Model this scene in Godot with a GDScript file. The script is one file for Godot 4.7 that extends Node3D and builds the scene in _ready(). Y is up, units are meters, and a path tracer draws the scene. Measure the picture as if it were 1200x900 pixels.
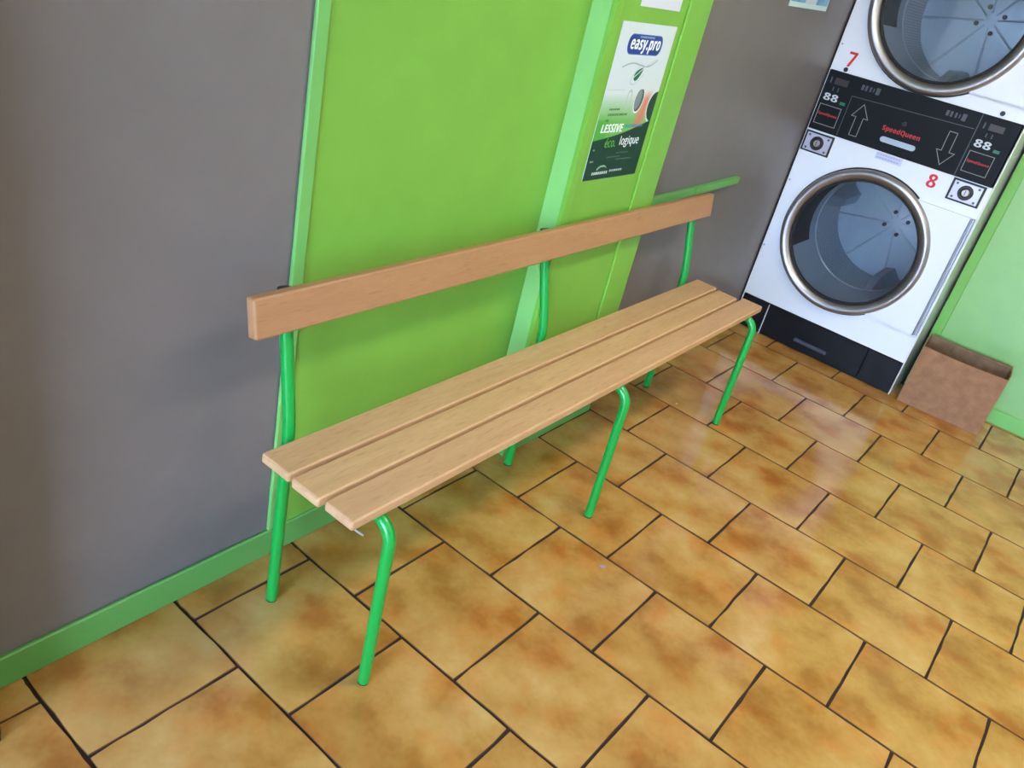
extends Node3D
# A launderette corner: slatted bench against a grey and green wall, stacked tumble dryer, terracotta tiles.
# World axes: x runs along the bench wall towards the dryer, y is up, z comes out of the bench wall (z = 0).

var M := {}
var rng := RandomNumberGenerator.new()
var used_names := {}

func _ready() -> void:
	rng.seed = 7
	make_camera_and_light()
	make_materials()
	make_room()
	make_floor()
	make_bench()
	make_dryer()
	make_wall_things()
	make_cardboard_box()
	make_small_things()
	make_lamps()

# ------------------------------------------------------------------ camera, sky, light
func make_camera_and_light() -> void:
	var cam := Camera3D.new()
	cam.name = "camera"
	cam.fov = 49.94
	cam.near = 0.02
	cam.far = 100.0
	cam.transform = Transform3D(Basis(Vector3(0.61275, 0.21451, 0.76061), Vector3(0.26523, 0.85081, -0.45363), Vector3(-0.74444, 0.47970, 0.46443)).orthonormalized(), Vector3(-0.8012, 1.4957, 1.2489))
	add_child(cam)
	cam.current = true
	var env := Environment.new()
	env.background_mode = Environment.BG_SKY
	var sm := ProceduralSkyMaterial.new()
	sm.sky_top_color = Color(0.60, 0.75, 0.98)
	sm.sky_horizon_color = Color(0.82, 0.90, 1.0)
	sm.ground_bottom_color = Color(0.42, 0.42, 0.42)
	sm.ground_horizon_color = Color(0.62, 0.64, 0.66)
	sm.sky_energy_multiplier = 1.0
	var sky := Sky.new()
	sky.sky_material = sm
	env.sky = sky
	env.background_energy_multiplier = SKY_ENERGY
	env.tonemap_mode = Environment.TONE_MAPPER_LINEAR
	env.tonemap_exposure = 0.96
	env.sdfgi_enabled = true
	env.ssao_enabled = true
	env.ssil_enabled = true
	var we := WorldEnvironment.new()
	we.name = "world_environment"
	we.environment = env
	add_child(we)

const SKY_ENERGY := 42.0
const TUBE_ENERGY := 3.5
# ceiling lamps: [x centre, z centre, share of the energy], each 1.5 m long along x
const TUBES := [[1.25, 1.42, 1.25], [1.80, 2.95, 0.70]]
const CEIL := 2.62
const ROOM_X0 := -3.4
const ROOM_X1 := 3.32
const ROOM_Z1 := 4.2

# ------------------------------------------------------------------ node helpers
func numbered(called: String) -> String:
	if not used_names.has(called):
		used_names[called] = 0
		return called
	used_names[called] += 1
	return "%s_%03d" % [called, used_names[called]]

func thing(called: String, label: String, category: String, at := Vector3.ZERO, group := "") -> Node3D:
	var o := Node3D.new()
	o.name = numbered(called)
	add_child(o)
	o.position = at
	tag(o, label, category, group)
	return o

func tag(o: Node, label: String, category: String, group := "") -> void:
	o.set_meta("label", label)
	o.set_meta("category", category)
	if group != "":
		o.set_meta("group", group)

func obj(called: String, st: SurfaceTool, m: Material, parent: Node = null) -> MeshInstance3D:
	var o := MeshInstance3D.new()
	o.mesh = st.commit()
	o.material_override = m
	put(called, o, parent)
	return o

func put(called: String, o: Node, parent: Node = null) -> void:
	if parent == null:
		o.name = numbered(called)
		add_child(o)
	else:
		o.name = called
		parent.add_child(o, true)

func struct(called: String, st: SurfaceTool, m: Material, parent: Node = null) -> MeshInstance3D:
	var o := obj(called, st, m, parent)
	if parent == null:
		o.set_meta("kind", "structure")
	return o

# ------------------------------------------------------------------ mesh helpers
func mb() -> SurfaceTool:
	var st := SurfaceTool.new()
	st.begin(Mesh.PRIMITIVE_TRIANGLES)
	return st

func tri(st: SurfaceTool, a: Vector3, b: Vector3, c: Vector3, out: Vector3) -> void:
	var n := (c - a).cross(b - a)
	if n.length_squared() < 1e-18:
		return
	n = n.normalized()
	if n.dot(out) < 0.0:
		var t := b
		b = c
		c = t
		n = -n
	for v in [a, b, c]:
		st.set_normal(n)
		st.set_uv(Vector2(v.x + v.z, -v.y + v.z))
		st.add_vertex(v)

func quad(st: SurfaceTool, a: Vector3, b: Vector3, c: Vector3, d: Vector3, out: Vector3) -> void:
	tri(st, a, b, c, out)
	tri(st, a, c, d, out)

# smooth quad with normals given per corner
func squad(st: SurfaceTool, p: Array, n: Array, uv: Array) -> void:
	var idx := [0, 1, 2, 0, 2, 3]
	var face: Vector3 = (p[2] - p[0]).cross(p[1] - p[0])
	if face.dot(n[0] + n[1] + n[2] + n[3]) < 0.0:
		idx = [0, 2, 1, 0, 3, 2]
	for i in idx:
		st.set_normal(n[i])
		st.set_uv(uv[i])
		st.add_vertex(p[i])

# chamfered box from corner a to corner b
func bx(st: SurfaceTool, a: Vector3, b: Vector3, ch := 0.0, xf := Transform3D.IDENTITY) -> void:
	var lo := Vector3(minf(a.x, b.x), minf(a.y, b.y), minf(a.z, b.z))
	var hi := Vector3(maxf(a.x, b.x), maxf(a.y, b.y), maxf(a.z, b.z))
	ch = minf(ch, 0.49 * minf(hi.x - lo.x, minf(hi.y - lo.y, hi.z - lo.z)))
	var c := (lo + hi) * 0.5
	var h := (hi - lo) * 0.5
	for ax in 3:
		var u := (ax + 1) % 3
		var v := (ax + 2) % 3
		for s in [-1.0, 1.0]:
			var out := Vector3.ZERO
			out[ax] = s
			var q := []
			for k in [[-1, -1], [1, -1], [1, 1], [-1, 1]]:
				var p := c
				p[ax] += s * h[ax]
				p[u] += k[0] * (h[u] - ch)
				p[v] += k[1] * (h[v] - ch)
				q.append(xf * p)
			quad(st, q[0], q[1], q[2], q[3], xf.basis * out)
	if ch <= 0.0:
		return
	for ax in 3:
		var u := (ax + 1) % 3
		var v := (ax + 2) % 3
		for su in [-1.0, 1.0]:
			for sv in [-1.0, 1.0]:
				var q := []
				for k in [[-1, 0], [1, 0], [1, 1], [-1, 1]]:
					var p := c
					p[ax] += k[0] * (h[ax] - ch)
					p[u] += su * (h[u] - (ch if k[1] == 1 else 0.0))
					p[v] += sv * (h[v] - (0.0 if k[1] == 1 else ch))
					q.append(xf * p)
				var out := Vector3.ZERO
				out[u] = su
				out[v] = sv
				quad(st, q[0], q[1], q[2], q[3], xf.basis * out)
	for sx in [-1.0, 1.0]:
		for sy in [-1.0, 1.0]:
			for sz in [-1.0, 1.0]:
				var s := Vector3(sx, sy, sz)
				var q := []
				for ax in 3:
					var p := c
					for k in 3:
						p[k] += s[k] * (h[k] - (0.0 if k == ax else ch))
					q.append(xf * p)
				tri(st, q[0], q[1], q[2], xf.basis * s)

# box with one broad rounded edge profile along x: used for planks (rounded-rectangle section swept along x)
func plank(st: SurfaceTool, x0: float, x1: float, w: float, t: float, r: float, e: float, xf: Transform3D) -> void:
	# section in (y, z) centred on 0; end edges eased by e
	var sec := []
	for cidx in 4:
		var cy: float = [1, 1, -1, -1][cidx] * (t * 0.5 - r)
		var cz: float = [1, -1, -1, 1][cidx] * (w * 0.5 - r)
		for k in 4:
			var a := PI * 0.5 * cidx + (PI * 0.5) * k / 3.0
			# a = 0 -> +z, PI/2 -> +y, PI -> -z
			sec.append([Vector3(0, cy + r * sin(a), cz + r * cos(a)), Vector3(0, sin(a), cos(a))])
	var rows := [[x0, -e, -1.0], [x0 + e * 0.35, -e * 0.35, -0.6], [x0 + e, 0.0, 0.0], [x1 - e, 0.0, 0.0], [x1 - e * 0.35, -e * 0.35, 0.6], [x1, -e, 1.0]]
	var n := sec.size()
	for i in rows.size() - 1:
		for j in n:
			var p := []
			var nn := []
			var uv := []
			for k in [[i, j], [i + 1, j], [i + 1, (j + 1) % n], [i, (j + 1) % n]]:
				var r0: Array = rows[k[0]]
				var s: Array = sec[k[1]]
				var q: Vector3 = s[0] + s[1] * float(r0[1])
				q.x = r0[0]
				p.append(xf * q)
				var nv: Vector3 = s[1] + Vector3(float(r0[2]), 0, 0)
				nn.append((xf.basis * nv).normalized())
				uv.append(Vector2(q.x, q.y + q.z))
			squad(st, p, nn, uv)
	for side in [0, rows.size() - 1]:
		var r0: Array = rows[side]
		var c := xf * Vector3(r0[0], 0, 0)
		for j in n:
			var a: Vector3 = sec[j][0] + sec[j][1] * float(r0[1])
			var b: Vector3 = sec[(j + 1) % n][0] + sec[(j + 1) % n][1] * float(r0[1])
			a.x = r0[0]
			b.x = r0[0]
			tri(st, c, xf * a, xf * b, xf.basis * Vector3(r0[2], 0, 0))

# round tube along a path, ends closed (slightly domed)
func tube(st: SurfaceTool, pts: Array, r: float, sides := 16, cap := true) -> void:
	var n := pts.size()
	var rings := []
	var ref := Vector3.ZERO
	for i in n:
		var t: Vector3
		if i == 0:
			t = pts[1] - pts[0]
		elif i == n - 1:
			t = pts[n - 1] - pts[n - 2]
		else:
			t = (pts[i + 1] - pts[i]).normalized() + (pts[i] - pts[i - 1]).normalized()
		t = t.normalized()
		if i == 0:
			ref = t.cross(Vector3(1, 0.03, 0.02))
			if ref.length() < 0.2:
				ref = t.cross(Vector3(0, 1, 0))
		ref = (ref - t * ref.dot(t)).normalized()
		var bi := t.cross(ref)
		var ring := []
		for j in sides:
			var a := TAU * j / sides
			var d := ref * cos(a) + bi * sin(a)
			ring.append([pts[i] + d * r, d])
		rings.append(ring)
	for i in n - 1:
		for j in sides:
			var k := (j + 1) % sides
			var q := [rings[i][j], rings[i + 1][j], rings[i + 1][k], rings[i][k]]
			squad(st, [q[0][0], q[1][0], q[2][0], q[3][0]], [q[0][1], q[1][1], q[2][1], q[3][1]], [Vector2(i, j), Vector2(i + 1, j), Vector2(i + 1, j + 1), Vector2(i, j + 1)])
	if cap:
		for e in [0, n - 1]:
			var out: Vector3 = (pts[0] - pts[1]) if e == 0 else (pts[n - 1] - pts[n - 2])
			for j in sides:
				tri(st, pts[e], rings[e][j][0], rings[e][(j + 1) % sides][0], out)

# lathe about the x axis through (0, cy, cz): profile of [x, r]; angle 0 points to +z, PI/2 to +y
func lathe_x(st: SurfaceTool, prof: Array, cy: float, cz: float, seg := 64, a0 := 0.0, a1 := TAU, inward := false, smooth := true, uscale := 1.0) -> void:
	var nrm := []
	for i in prof.size():
		var t := Vector2.ZERO
		if i > 0:
			t += (Vector2(prof[i][0], prof[i][1]) - Vector2(prof[i - 1][0], prof[i - 1][1])).normalized()
		if i < prof.size() - 1:
			t += (Vector2(prof[i + 1][0], prof[i + 1][1]) - Vector2(prof[i][0], prof[i][1])).normalized()
		t = t.normalized()
		nrm.append(Vector2(-t.y, t.x) * (-1.0 if inward else 1.0))
	var run := 0.0
	for i in prof.size() - 1:
		var step := Vector2(prof[i][0], prof[i][1]).distance_to(Vector2(prof[i + 1][0], prof[i + 1][1]))
		var ft := (Vector2(prof[i + 1][0], prof[i + 1][1]) - Vector2(prof[i][0], prof[i][1])).normalized()
		var fn := Vector2(-ft.y, ft.x) * (-1.0 if inward else 1.0)
		for j in seg:
			var p := []
			var n := []
			var uv := []
			for k in [[0, 0], [1, 0], [1, 1], [0, 1]]:
				var a: float = lerpf(a0, a1, float(j + k[1]) / seg)
				var pr: Array = prof[i + k[0]]
				p.append(Vector3(pr[0], cy + pr[1] * sin(a), cz + pr[1] * cos(a)))
				var nv: Vector2 = nrm[i + k[0]] if smooth else fn
				n.append(Vector3(nv.x, nv.y * sin(a), nv.y * cos(a)).normalized())
				uv.append(Vector2(a * 0.3 * uscale, run + step * k[0]))
			if p[0].distance_to(p[3]) < 1e-7 and p[1].distance_to(p[2]) < 1e-7:
				continue
			squad(st, p, n, uv)
		run += step

# flat sheet across x with a round hole, front at x0 and back at x1
func sheet_with_hole(st: SurfaceTool, x0: float, x1: float, y0: float, y1: float, z0: float, z1: float, cy: float, cz: float, r: float) -> void:
	var seg := 64
	var ring := []
	for j in seg:
		var a := TAU * j / seg
		var d := Vector2(cos(a), sin(a))   # (z, y)
		var t := 1e9
		if d.x > 1e-6: t = minf(t, (z1 - cz) / d.x)
		if d.x < -1e-6: t = minf(t, (z0 - cz) / d.x)
		if d.y > 1e-6: t = minf(t, (y1 - cy) / d.y)
		if d.y < -1e-6: t = minf(t, (y0 - cy) / d.y)
		ring.append([Vector2(cz, cy) + d * r, Vector2(cz, cy) + d * t, d])
	var corners := [Vector2(z0, y0), Vector2(z1, y0), Vector2(z1, y1), Vector2(z0, y1)]
	for j in seg:
		var k := (j + 1) % seg
		var a: Vector2 = ring[j][0]
		var b: Vector2 = ring[k][0]
		var c: Vector2 = ring[k][1]
		var e: Vector2 = ring[j][1]
		quad(st, Vector3(x0, a.y, a.x), Vector3(x0, b.y, b.x), Vector3(x0, c.y, c.x), Vector3(x0, e.y, e.x), Vector3(x0 - x1, 0, 0))
		var mid := -Vector3(0, (a.y + b.y) * 0.5 - cy, (a.x + b.x) * 0.5 - cz)
		quad(st, Vector3(x0, a.y, a.x), Vector3(x0, b.y, b.x), Vector3(x1, b.y, b.x), Vector3(x1, a.y, a.x), mid)
		if absf(c.x - e.x) > 1e-6 and absf(c.y - e.y) > 1e-6:
			for co in corners:
				var cc: Vector2 = co
				if (absf(cc.x - c.x) < 1e-6 and absf(cc.y - e.y) < 1e-6) or (absf(cc.x - e.x) < 1e-6 and absf(cc.y - c.y) < 1e-6):
					tri(st, Vector3(x0, c.y, c.x), Vector3(x0, e.y, e.x), Vector3(x0, cc.y, cc.x), Vector3(x0 - x1, 0, 0))

func text_mesh(called: String, s: String, height: float, m: Material, parent: Node, xf: Transform3D, width := 0.0, bold := true, serif := false, slant := 0.0) -> void:
	var f := SystemFont.new()
	f.font_names = PackedStringArray(["Droid Serif" if serif else "Droid Sans"])
	f.font_weight = 700 if bold else 400
	var t := TextMesh.new()
	t.text = s
	t.font = f
	t.font_size = 64
	t.pixel_size = 0.01
	t.depth = 0.02
	t.curve_step = 2.0
	var box := t.get_aabb()
	var sy := height / maxf(box.size.y, 0.001)
	var sx := sy
	if width > 0.0:
		sx = width / maxf(box.size.x, 0.001)
	var b := Basis(Vector3(sx, 0, 0), Vector3(slant * sy, sy, 0), Vector3(0, 0, 0.02))
	var o := MeshInstance3D.new()
	o.mesh = t
	o.material_override = m
	var c := box.position + box.size * 0.5
	o.transform = xf * Transform3D(b, Vector3.ZERO) * Transform3D(Basis.IDENTITY, -c)
	put(called, o, parent)

# ------------------------------------------------------------------ materials
func flat_mat(c: Color, rough := 0.5, metal := 0.0, spec := 0.5) -> StandardMaterial3D:
	var m := StandardMaterial3D.new()
	m.albedo_color = c
	m.roughness = rough
	m.metallic = metal
	m.metallic_specular = spec
	return m

func noise_image(size: int, freq: float, octaves: int, seed_: int, kind := FastNoiseLite.TYPE_SIMPLEX_SMOOTH) -> Image:
	var n := FastNoiseLite.new()
	n.seed = seed_
	n.noise_type = kind
	n.frequency = freq
	n.fractal_octaves = octaves
	n.fractal_gain = 0.55
	return n.get_seamless_image(size, size, false, false, 0.15, true)

func ramp(stops: Array, t: float) -> Color:
	for i in stops.size() - 1:
		if t <= stops[i + 1][0]:
			var k := clampf((t - stops[i][0]) / maxf(stops[i + 1][0] - stops[i][0], 1e-5), 0.0, 1.0)
			return (stops[i][1] as Color).lerp(stops[i + 1][1], k)
	return stops[stops.size() - 1][1]

func tex(im: Image) -> ImageTexture:
	im.generate_mipmaps()
	return ImageTexture.create_from_image(im)

func paint(c: Color, rough: float, seed_: int, vary := 0.02, bump := 0.02, spec := 0.5) -> StandardMaterial3D:
	# roller-painted surface: faint patches in the colour and a fine orange-peel relief
	var m := flat_mat(Color.WHITE, rough, 0.0, spec)
	var big := noise_image(256, 0.012, 4, seed_)
	var im := Image.create(256, 256, false, Image.FORMAT_RGB8)
	for y in 256:
		for x in 256:
			var k := 1.0 + (big.get_pixel(x, y).r - 0.5) * 2.0 * vary
			im.set_pixel(x, y, Color(c.r * k, c.g * k, c.b * k))
	m.albedo_texture = tex(im)
	var fine := noise_image(256, 0.09, 3, seed_ + 1)
	m.heightmap_enabled = false
	m.normal_enabled = true
	var nm := fine.duplicate() as Image
	nm.convert(Image.FORMAT_RGBA8)
	nm.bump_map_to_normal_map(1.5)
	m.normal_texture = tex(nm)
	m.normal_scale = bump * 3.0
	m.uv1_triplanar = true
	m.uv1_world_triplanar = true
	m.uv1_scale = Vector3(1.7, 1.7, 1.7)
	return m

func wood(seed_: int, lo: Color, hi: Color) -> StandardMaterial3D:
	var a := noise_image(512, 0.010, 4, seed_)
	var b := noise_image(512, 0.05, 2, seed_ + 5)
	var im := Image.create(512, 512, false, Image.FORMAT_RGB8)
	for y in 512:
		for x in 512:
			var v := a.get_pixel(x, y).r
			var rings := 0.5 + 0.5 * sin(v * 38.0)
			var f := b.get_pixel(x, y).r
			var t := clampf(0.25 + 0.5 * v + 0.16 * rings, 0.0, 1.0)
			var c := lo.lerp(hi, t)
			if f > 0.70:
				c = c.lerp(Color(lo.r * 0.78, lo.g * 0.68, lo.b * 0.58), minf((f - 0.70) * 1.6, 0.22))
			im.set_pixel(x, y, c)
	var m := flat_mat(Color.WHITE, 0.38, 0.0, 0.45)
	m.albedo_texture = tex(im)
	m.uv1_triplanar = true
	m.uv1_scale = Vector3(0.45, 4.2, 4.2)
	m.uv1_offset = Vector3(0.13 * seed_, 0.37 * seed_, 0.21 * seed_)
	return m

func make_materials() -> void:
	M.grey = paint(Color(0.458, 0.434, 0.428), 0.42, 11)
	M.green = paint(Color(0.458, 0.675, 0.255), 0.45, 21)
	M.green_end = paint(Color(0.500, 0.685, 0.405), 0.33, 25)  # wall green made paler: washed-out daylight sheen put into the colour
	M.trim_green = paint(Color(0.44, 0.70, 0.365), 0.38, 31)
	M.shade_green = paint(Color(0.410, 0.645, 0.270), 0.5, 34)  # wall green deepened to paint the shade beside the dryer
	M.column_daylit = paint(Color(0.535, 0.765, 0.430), 0.38, 32)  # column green lightened to paint daylight on its left side
	M.column_trim = paint(Color(0.458, 0.690, 0.262), 0.30, 33)
	M.skirting = paint(Color(0.375, 0.630, 0.315), 0.40, 35)
	M.rail_green = paint(Color(0.40, 0.66, 0.36), 0.45, 37)
	M.white_wall = paint(Color(0.86, 0.86, 0.84), 0.6, 41)
	M.ceiling = paint(Color(0.88, 0.88, 0.87), 0.7, 43)
	M.concrete = paint(Color(0.55, 0.54, 0.52), 0.8, 47, 0.12)
	M.wood = wood(3, Color(0.705, 0.530, 0.365), Color(0.810, 0.655, 0.480))
	M.wood_b = wood(9, Color(0.715, 0.550, 0.375), Color(0.825, 0.670, 0.495))
	M.wood_c = wood(14, Color(0.705, 0.530, 0.375), Color(0.810, 0.650, 0.485))
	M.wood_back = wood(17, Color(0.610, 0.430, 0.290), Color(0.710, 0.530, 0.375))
	M.tube_green = flat_mat(Color(0.045, 0.585, 0.225), 0.28)
	M.black_plastic = flat_mat(Color(0.035, 0.035, 0.04), 0.45)
	M.rubber = flat_mat(Color(0.03, 0.03, 0.035), 0.6)
	M.shroud = flat_mat(Color(0.015, 0.017, 0.02), 0.8, 0.0, 0.2)
	M.enamel = flat_mat(Color(0.86, 0.88, 0.90), 0.22)
	M.enamel_side = flat_mat(Color(0.84, 0.86, 0.86), 0.18)
	M.panel_black = flat_mat(Color(0.045, 0.06, 0.08), 0.5, 0.0, 0.3)
	M.kick_black = flat_mat(Color(0.045, 0.06, 0.08), 0.42, 0.0, 0.35)
	M.chrome = flat_mat(Color(0.66, 0.65, 0.65), 0.40, 1.0)
	M.steel = flat_mat(Color(0.62, 0.65, 0.68), 0.38, 0.85)
	M.drum_smooth = flat_mat(Color(0.56, 0.62, 0.68), 0.42, 0.55)
	M.aluminium = flat_mat(Color(0.58, 0.60, 0.64), 0.35, 0.8)
	M.slot_plate = flat_mat(Color(0.74, 0.73, 0.80), 0.35, 0.6)
	M.red = flat_mat(Color(0.78, 0.12, 0.17), 0.5)
	M.logo_red = flat_mat(Color(0.72, 0.16, 0.15), 0.5)
	M.line_grey = flat_mat(Color(0.55, 0.56, 0.56), 0.5)
	M.dim_line = flat_mat(Color(0.27, 0.30, 0.33), 0.5)
	M.digit_white = flat_mat(Color(0.74, 0.76, 0.78), 0.5)
	M.led_green = flat_mat(Color(0.07, 0.42, 0.30), 0.4)
	M.window_brown = flat_mat(Color(0.17, 0.13, 0.13), 0.3)
	M.handle_pale = flat_mat(Color(0.66, 0.71, 0.77), 0.35, 0.3)
	M.kick_handle = flat_mat(Color(0.26, 0.29, 0.35), 0.35, 0.3)
	M.faint_label = flat_mat(Color(0.74, 0.76, 0.86), 0.5)
	M.faint_print = flat_mat(Color(0.62, 0.65, 0.78), 0.5)
	M.paper_white = flat_mat(Color(0.86, 0.88, 0.89), 0.55)
	M.bulb = flat_mat(Color(1, 1, 1), 0.4)
	M.bulb.emission_enabled = true
	M.bulb.emission = Color(1.0, 0.97, 0.92)
	M.bulb.emission_energy_multiplier = 1.5
	M.glass = StandardMaterial3D.new()
	M.glass.albedo_color = Color(0.80, 0.90, 1.0, 0.012)
	M.glass.transparency = BaseMaterial3D.TRANSPARENCY_ALPHA
	M.glass.roughness = 0.02
	M.window_glass = StandardMaterial3D.new()
	M.window_glass.albedo_color = Color(0.97, 1.0, 1.0, 0.04)
	M.window_glass.transparency = BaseMaterial3D.TRANSPARENCY_ALPHA
	M.window_glass.roughness = 0.01
	M.perforated = perforated_mat()
	M.tile = tile_mat()
	M.clay = flat_mat(Color(0.42, 0.29, 0.17), 0.85, 0.0, 0.3)
	M.grout = paint(Color(0.17, 0.105, 0.07), 0.9, 51, 0.25)
	M.card = card_mat(Color(0.570, 0.415, 0.300), 61)
	M.card_in = card_mat(Color(0.470, 0.375, 0.285), 67)

func perforated_mat() -> StandardMaterial3D:
	var im := Image.create(64, 64, false, Image.FORMAT_RGB8)
	im.fill(Color(0.62, 0.66, 0.70))
	for y in 64:
		for x in 64:
			for c in [Vector2(16, 16), Vector2(48, 48)]:
				if Vector2(x + 0.5, y + 0.5).distance_to(c) < 9.5:
					im.set_pixel(x, y, Color(0.10, 0.11, 0.13))
	var m := flat_mat(Color.WHITE, 0.42, 0.45)
	m.albedo_texture = tex(im)
	m.uv1_scale = Vector3(42, 42, 1)
	return m

func tile_mat() -> StandardMaterial3D:
	var big := noise_image(1024, 0.0030, 3, 71)
	var mid := noise_image(1024, 0.0075, 4, 72)
	var fine := noise_image(1024, 0.06, 3, 73)
	var red := noise_image(1024, 0.006, 3, 75)
	var stops := [[0.0, Color(0.54, 0.350, 0.135)], [0.30, Color(0.625, 0.430, 0.190)], [0.52, Color(0.705, 0.525, 0.265)], [0.74, Color(0.750, 0.585, 0.330)], [1.0, Color(0.800, 0.660, 0.430)]]
	var im := Image.create(1024, 1024, false, Image.FORMAT_RGB8)
	for y in 1024:
		for x in 1024:
			var t := big.get_pixel(x, y).r * 0.50 + mid.get_pixel(x, y).r * 0.42 + fine.get_pixel(x, y).r * 0.08
			t = clampf(0.5 + (t - 0.5) * 1.08, 0.0, 1.0)
			var c := ramp(stops, t)
			var r := clampf((red.get_pixel(x, y).r - 0.5) * 1.6, 0.0, 1.0)
			c = c.lerp(Color(c.r * 1.02, c.g * 0.86, c.b * 0.72), r)
			im.set_pixel(x, y, c)
	var m := flat_mat(Color.WHITE, 0.13, 0.0, 0.6)
	m.albedo_texture = tex(im)
	var nm := mid.duplicate() as Image
	nm.convert(Image.FORMAT_RGBA8)
	nm.bump_map_to_normal_map(3.0)
	m.normal_enabled = true
	m.normal_texture = tex(nm)
	m.normal_scale = 0.10
	return m

func card_mat(c: Color, seed_: int) -> StandardMaterial3D:
	var a := noise_image(256, 0.02, 4, seed_)
	var im := Image.create(256, 256, false, Image.FORMAT_RGB8)
	for y in 256:
		for x in 256:
			var k := 1.0 + (a.get_pixel(x, y).r - 0.5) * 0.22 + (0.02 if (x / 4) % 2 == 0 else -0.02)
			im.set_pixel(x, y, Color(c.r * k, c.g * k, c.b * k))
	var m := flat_mat(Color.WHITE, 0.75, 0.0, 0.35)
	m.albedo_texture = tex(im)
	m.uv1_triplanar = true
	m.uv1_scale = Vector3(3, 3, 3)
	return m

# ------------------------------------------------------------------ room
func make_room() -> void:
	# bench wall, z < 0, running past the end wall to the service space behind the dryer
	var st := mb()
	bx(st, Vector3(ROOM_X0 - 0.15, -0.1, -0.15), Vector3(4.4, CEIL + 0.1, 0.0))
	var wl := struct("wall_left", st, M.grey)
	wl.set_meta("label", "warm grey painted wall behind the bench")
	st = mb()
	bx(st, Vector3(0.262, 0.0, 0.0), Vector3(1.125, CEIL, 0.004))
	struct("green_section", st, M.green, wl)
	# end wall beside and above the dryer
	st = mb()
	bx(st, Vector3(ROOM_X1, -0.1, 0.838), Vector3(ROOM_X1 + 0.12, CEIL + 0.1, ROOM_Z1 + 0.15))
	bx(st, Vector3(ROOM_X1, 2.06, 0.0), Vector3(ROOM_X1 + 0.12, CEIL + 0.1, 0.838))
	var wb := struct("wall_back", st, M.green_end)
	wb.set_meta("label", "green end wall beside the dryer with daylight sheen put into its paler colour")
	# service space behind the dryer
	st = mb()
	bx(st, Vector3(4.25, -0.1, 0.0), Vector3(4.4, CEIL + 0.1, 1.3))
	bx(st, Vector3(ROOM_X1 + 0.12, -0.1, 1.2), Vector3(4.4, CEIL + 0.1, 1.3))
	struct("wall_service", st, M.white_wall)
	# opposite wall
	st = mb()
	bx(st, Vector3(ROOM_X0 - 0.15, -0.1, ROOM_Z1), Vector3(ROOM_X1 + 0.12, CEIL + 0.1, ROOM_Z1 + 0.15))
	struct("wall_right", st, M.white_wall)
	# shopfront wall with a large window
	var wy0 := 0.25
	var wy1 := 2.45
	var wz0 := 0.45
	var wz1 := 2.75
	st = mb()
	bx(st, Vector3(ROOM_X0 - 0.15, -0.1, 0.0), Vector3(ROOM_X0, CEIL + 0.1, wz0))
	bx(st, Vector3(ROOM_X0 - 0.15, -0.1, wz1), Vector3(ROOM_X0, CEIL + 0.1, ROOM_Z1))
	bx(st, Vector3(ROOM_X0 - 0.15, -0.1, wz0), Vector3(ROOM_X0, wy0, wz1))
	bx(st, Vector3(ROOM_X0 - 0.15, wy1, wz0), Vector3(ROOM_X0, CEIL + 0.1, wz1))
	struct("wall_front", st, M.white_wall)
	var win := Node3D.new()
	put("window_1", win)
	win.position = Vector3(ROOM_X0 - 0.08, wy0, (wz0 + wz1) * 0.5)
	win.set_meta("kind", "structure")
	var hz := (wz1 - wz0) * 0.5
	var hy := wy1 - wy0
	st = mb()
	for s in [-1.0, 1.0]:
		bx(st, Vector3(-0.03, 0, s * hz), Vector3(0.03, hy, s * (hz - 0.05)))
	bx(st, Vector3(-0.03, 0, -hz), Vector3(0.03, 0.05, hz))
	bx(st, Vector3(-0.03, hy - 0.05, -hz), Vector3(0.03, hy, hz))
	bx(st, Vector3(-0.03, 0, -0.025), Vector3(0.03, hy, 0.025))
	obj("window_frame", st, M.aluminium, win)
	for s in [-1.0, 1.0]:
		st = mb()
		bx(st, Vector3(-0.003, 0.05, s * 0.025), Vector3(0.003, hy - 0.05, s * (hz - 0.05)))
		obj("pane", st, M.window_glass, win)
	# ceiling and the pavement outside
	st = mb()
	bx(st, Vector3(ROOM_X0 - 0.15, CEIL, -0.15), Vector3(4.4, CEIL + 0.15, ROOM_Z1 + 0.15))
	struct("ceiling", st, M.ceiling)
	st = mb()
	bx(st, Vector3(-14, -0.25, -6), Vector3(ROOM_X0 - 0.15, -0.12, 10))
	struct("pavement", st, M.concrete)
	# skirting of the bench wall, its return round the column, skirting of the end wall
	st = mb()
	bx(st, Vector3(ROOM_X0, 0.0, 0.0), Vector3(1.125, 0.080, 0.011), 0.003)
	var b := struct("baseboard_left", st, M.skirting)
	b.set_meta("label", "green painted skirting board under the grey wall")
	st = mb()
	bx(st, Vector3(1.115, 0.0, 0.0), Vector3(1.127, 0.080, 0.085), 0.003)
	bx(st, Vector3(1.118, 0.0, 0.074), Vector3(1.637, 0.080, 0.085), 0.003)
	struct("baseboard_column", st, M.skirting)
	st = mb()
	bx(st, Vector3(1.637, 0.0, 0.0), Vector3(3.08, 0.080, 0.011), 0.003)
	struct("baseboard_left_far", st, M.skirting)
	st = mb()
	bx(st, Vector3(ROOM_X1 - 0.013, 0.0, 0.84), Vector3(ROOM_X1, 0.070, ROOM_Z1), 0.003)
	var be := struct("baseboard_back", st, M.trim_green)
	be.set_meta("label", "light green skirting along the end wall")
	# narrow batten covering the joint between grey and green
	st = mb()
	bx(st, Vector3(0.249, 0.080, 0.0), Vector3(0.281, CEIL, 0.010), 0.0025)
	var t1 := struct("trim_1", st, M.trim_green)
	t1.set_meta("label", "narrow light green batten between grey and green paint")
	# strip added beside the dryer; its deeper green paints the shadow band there
	st = mb()
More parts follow.
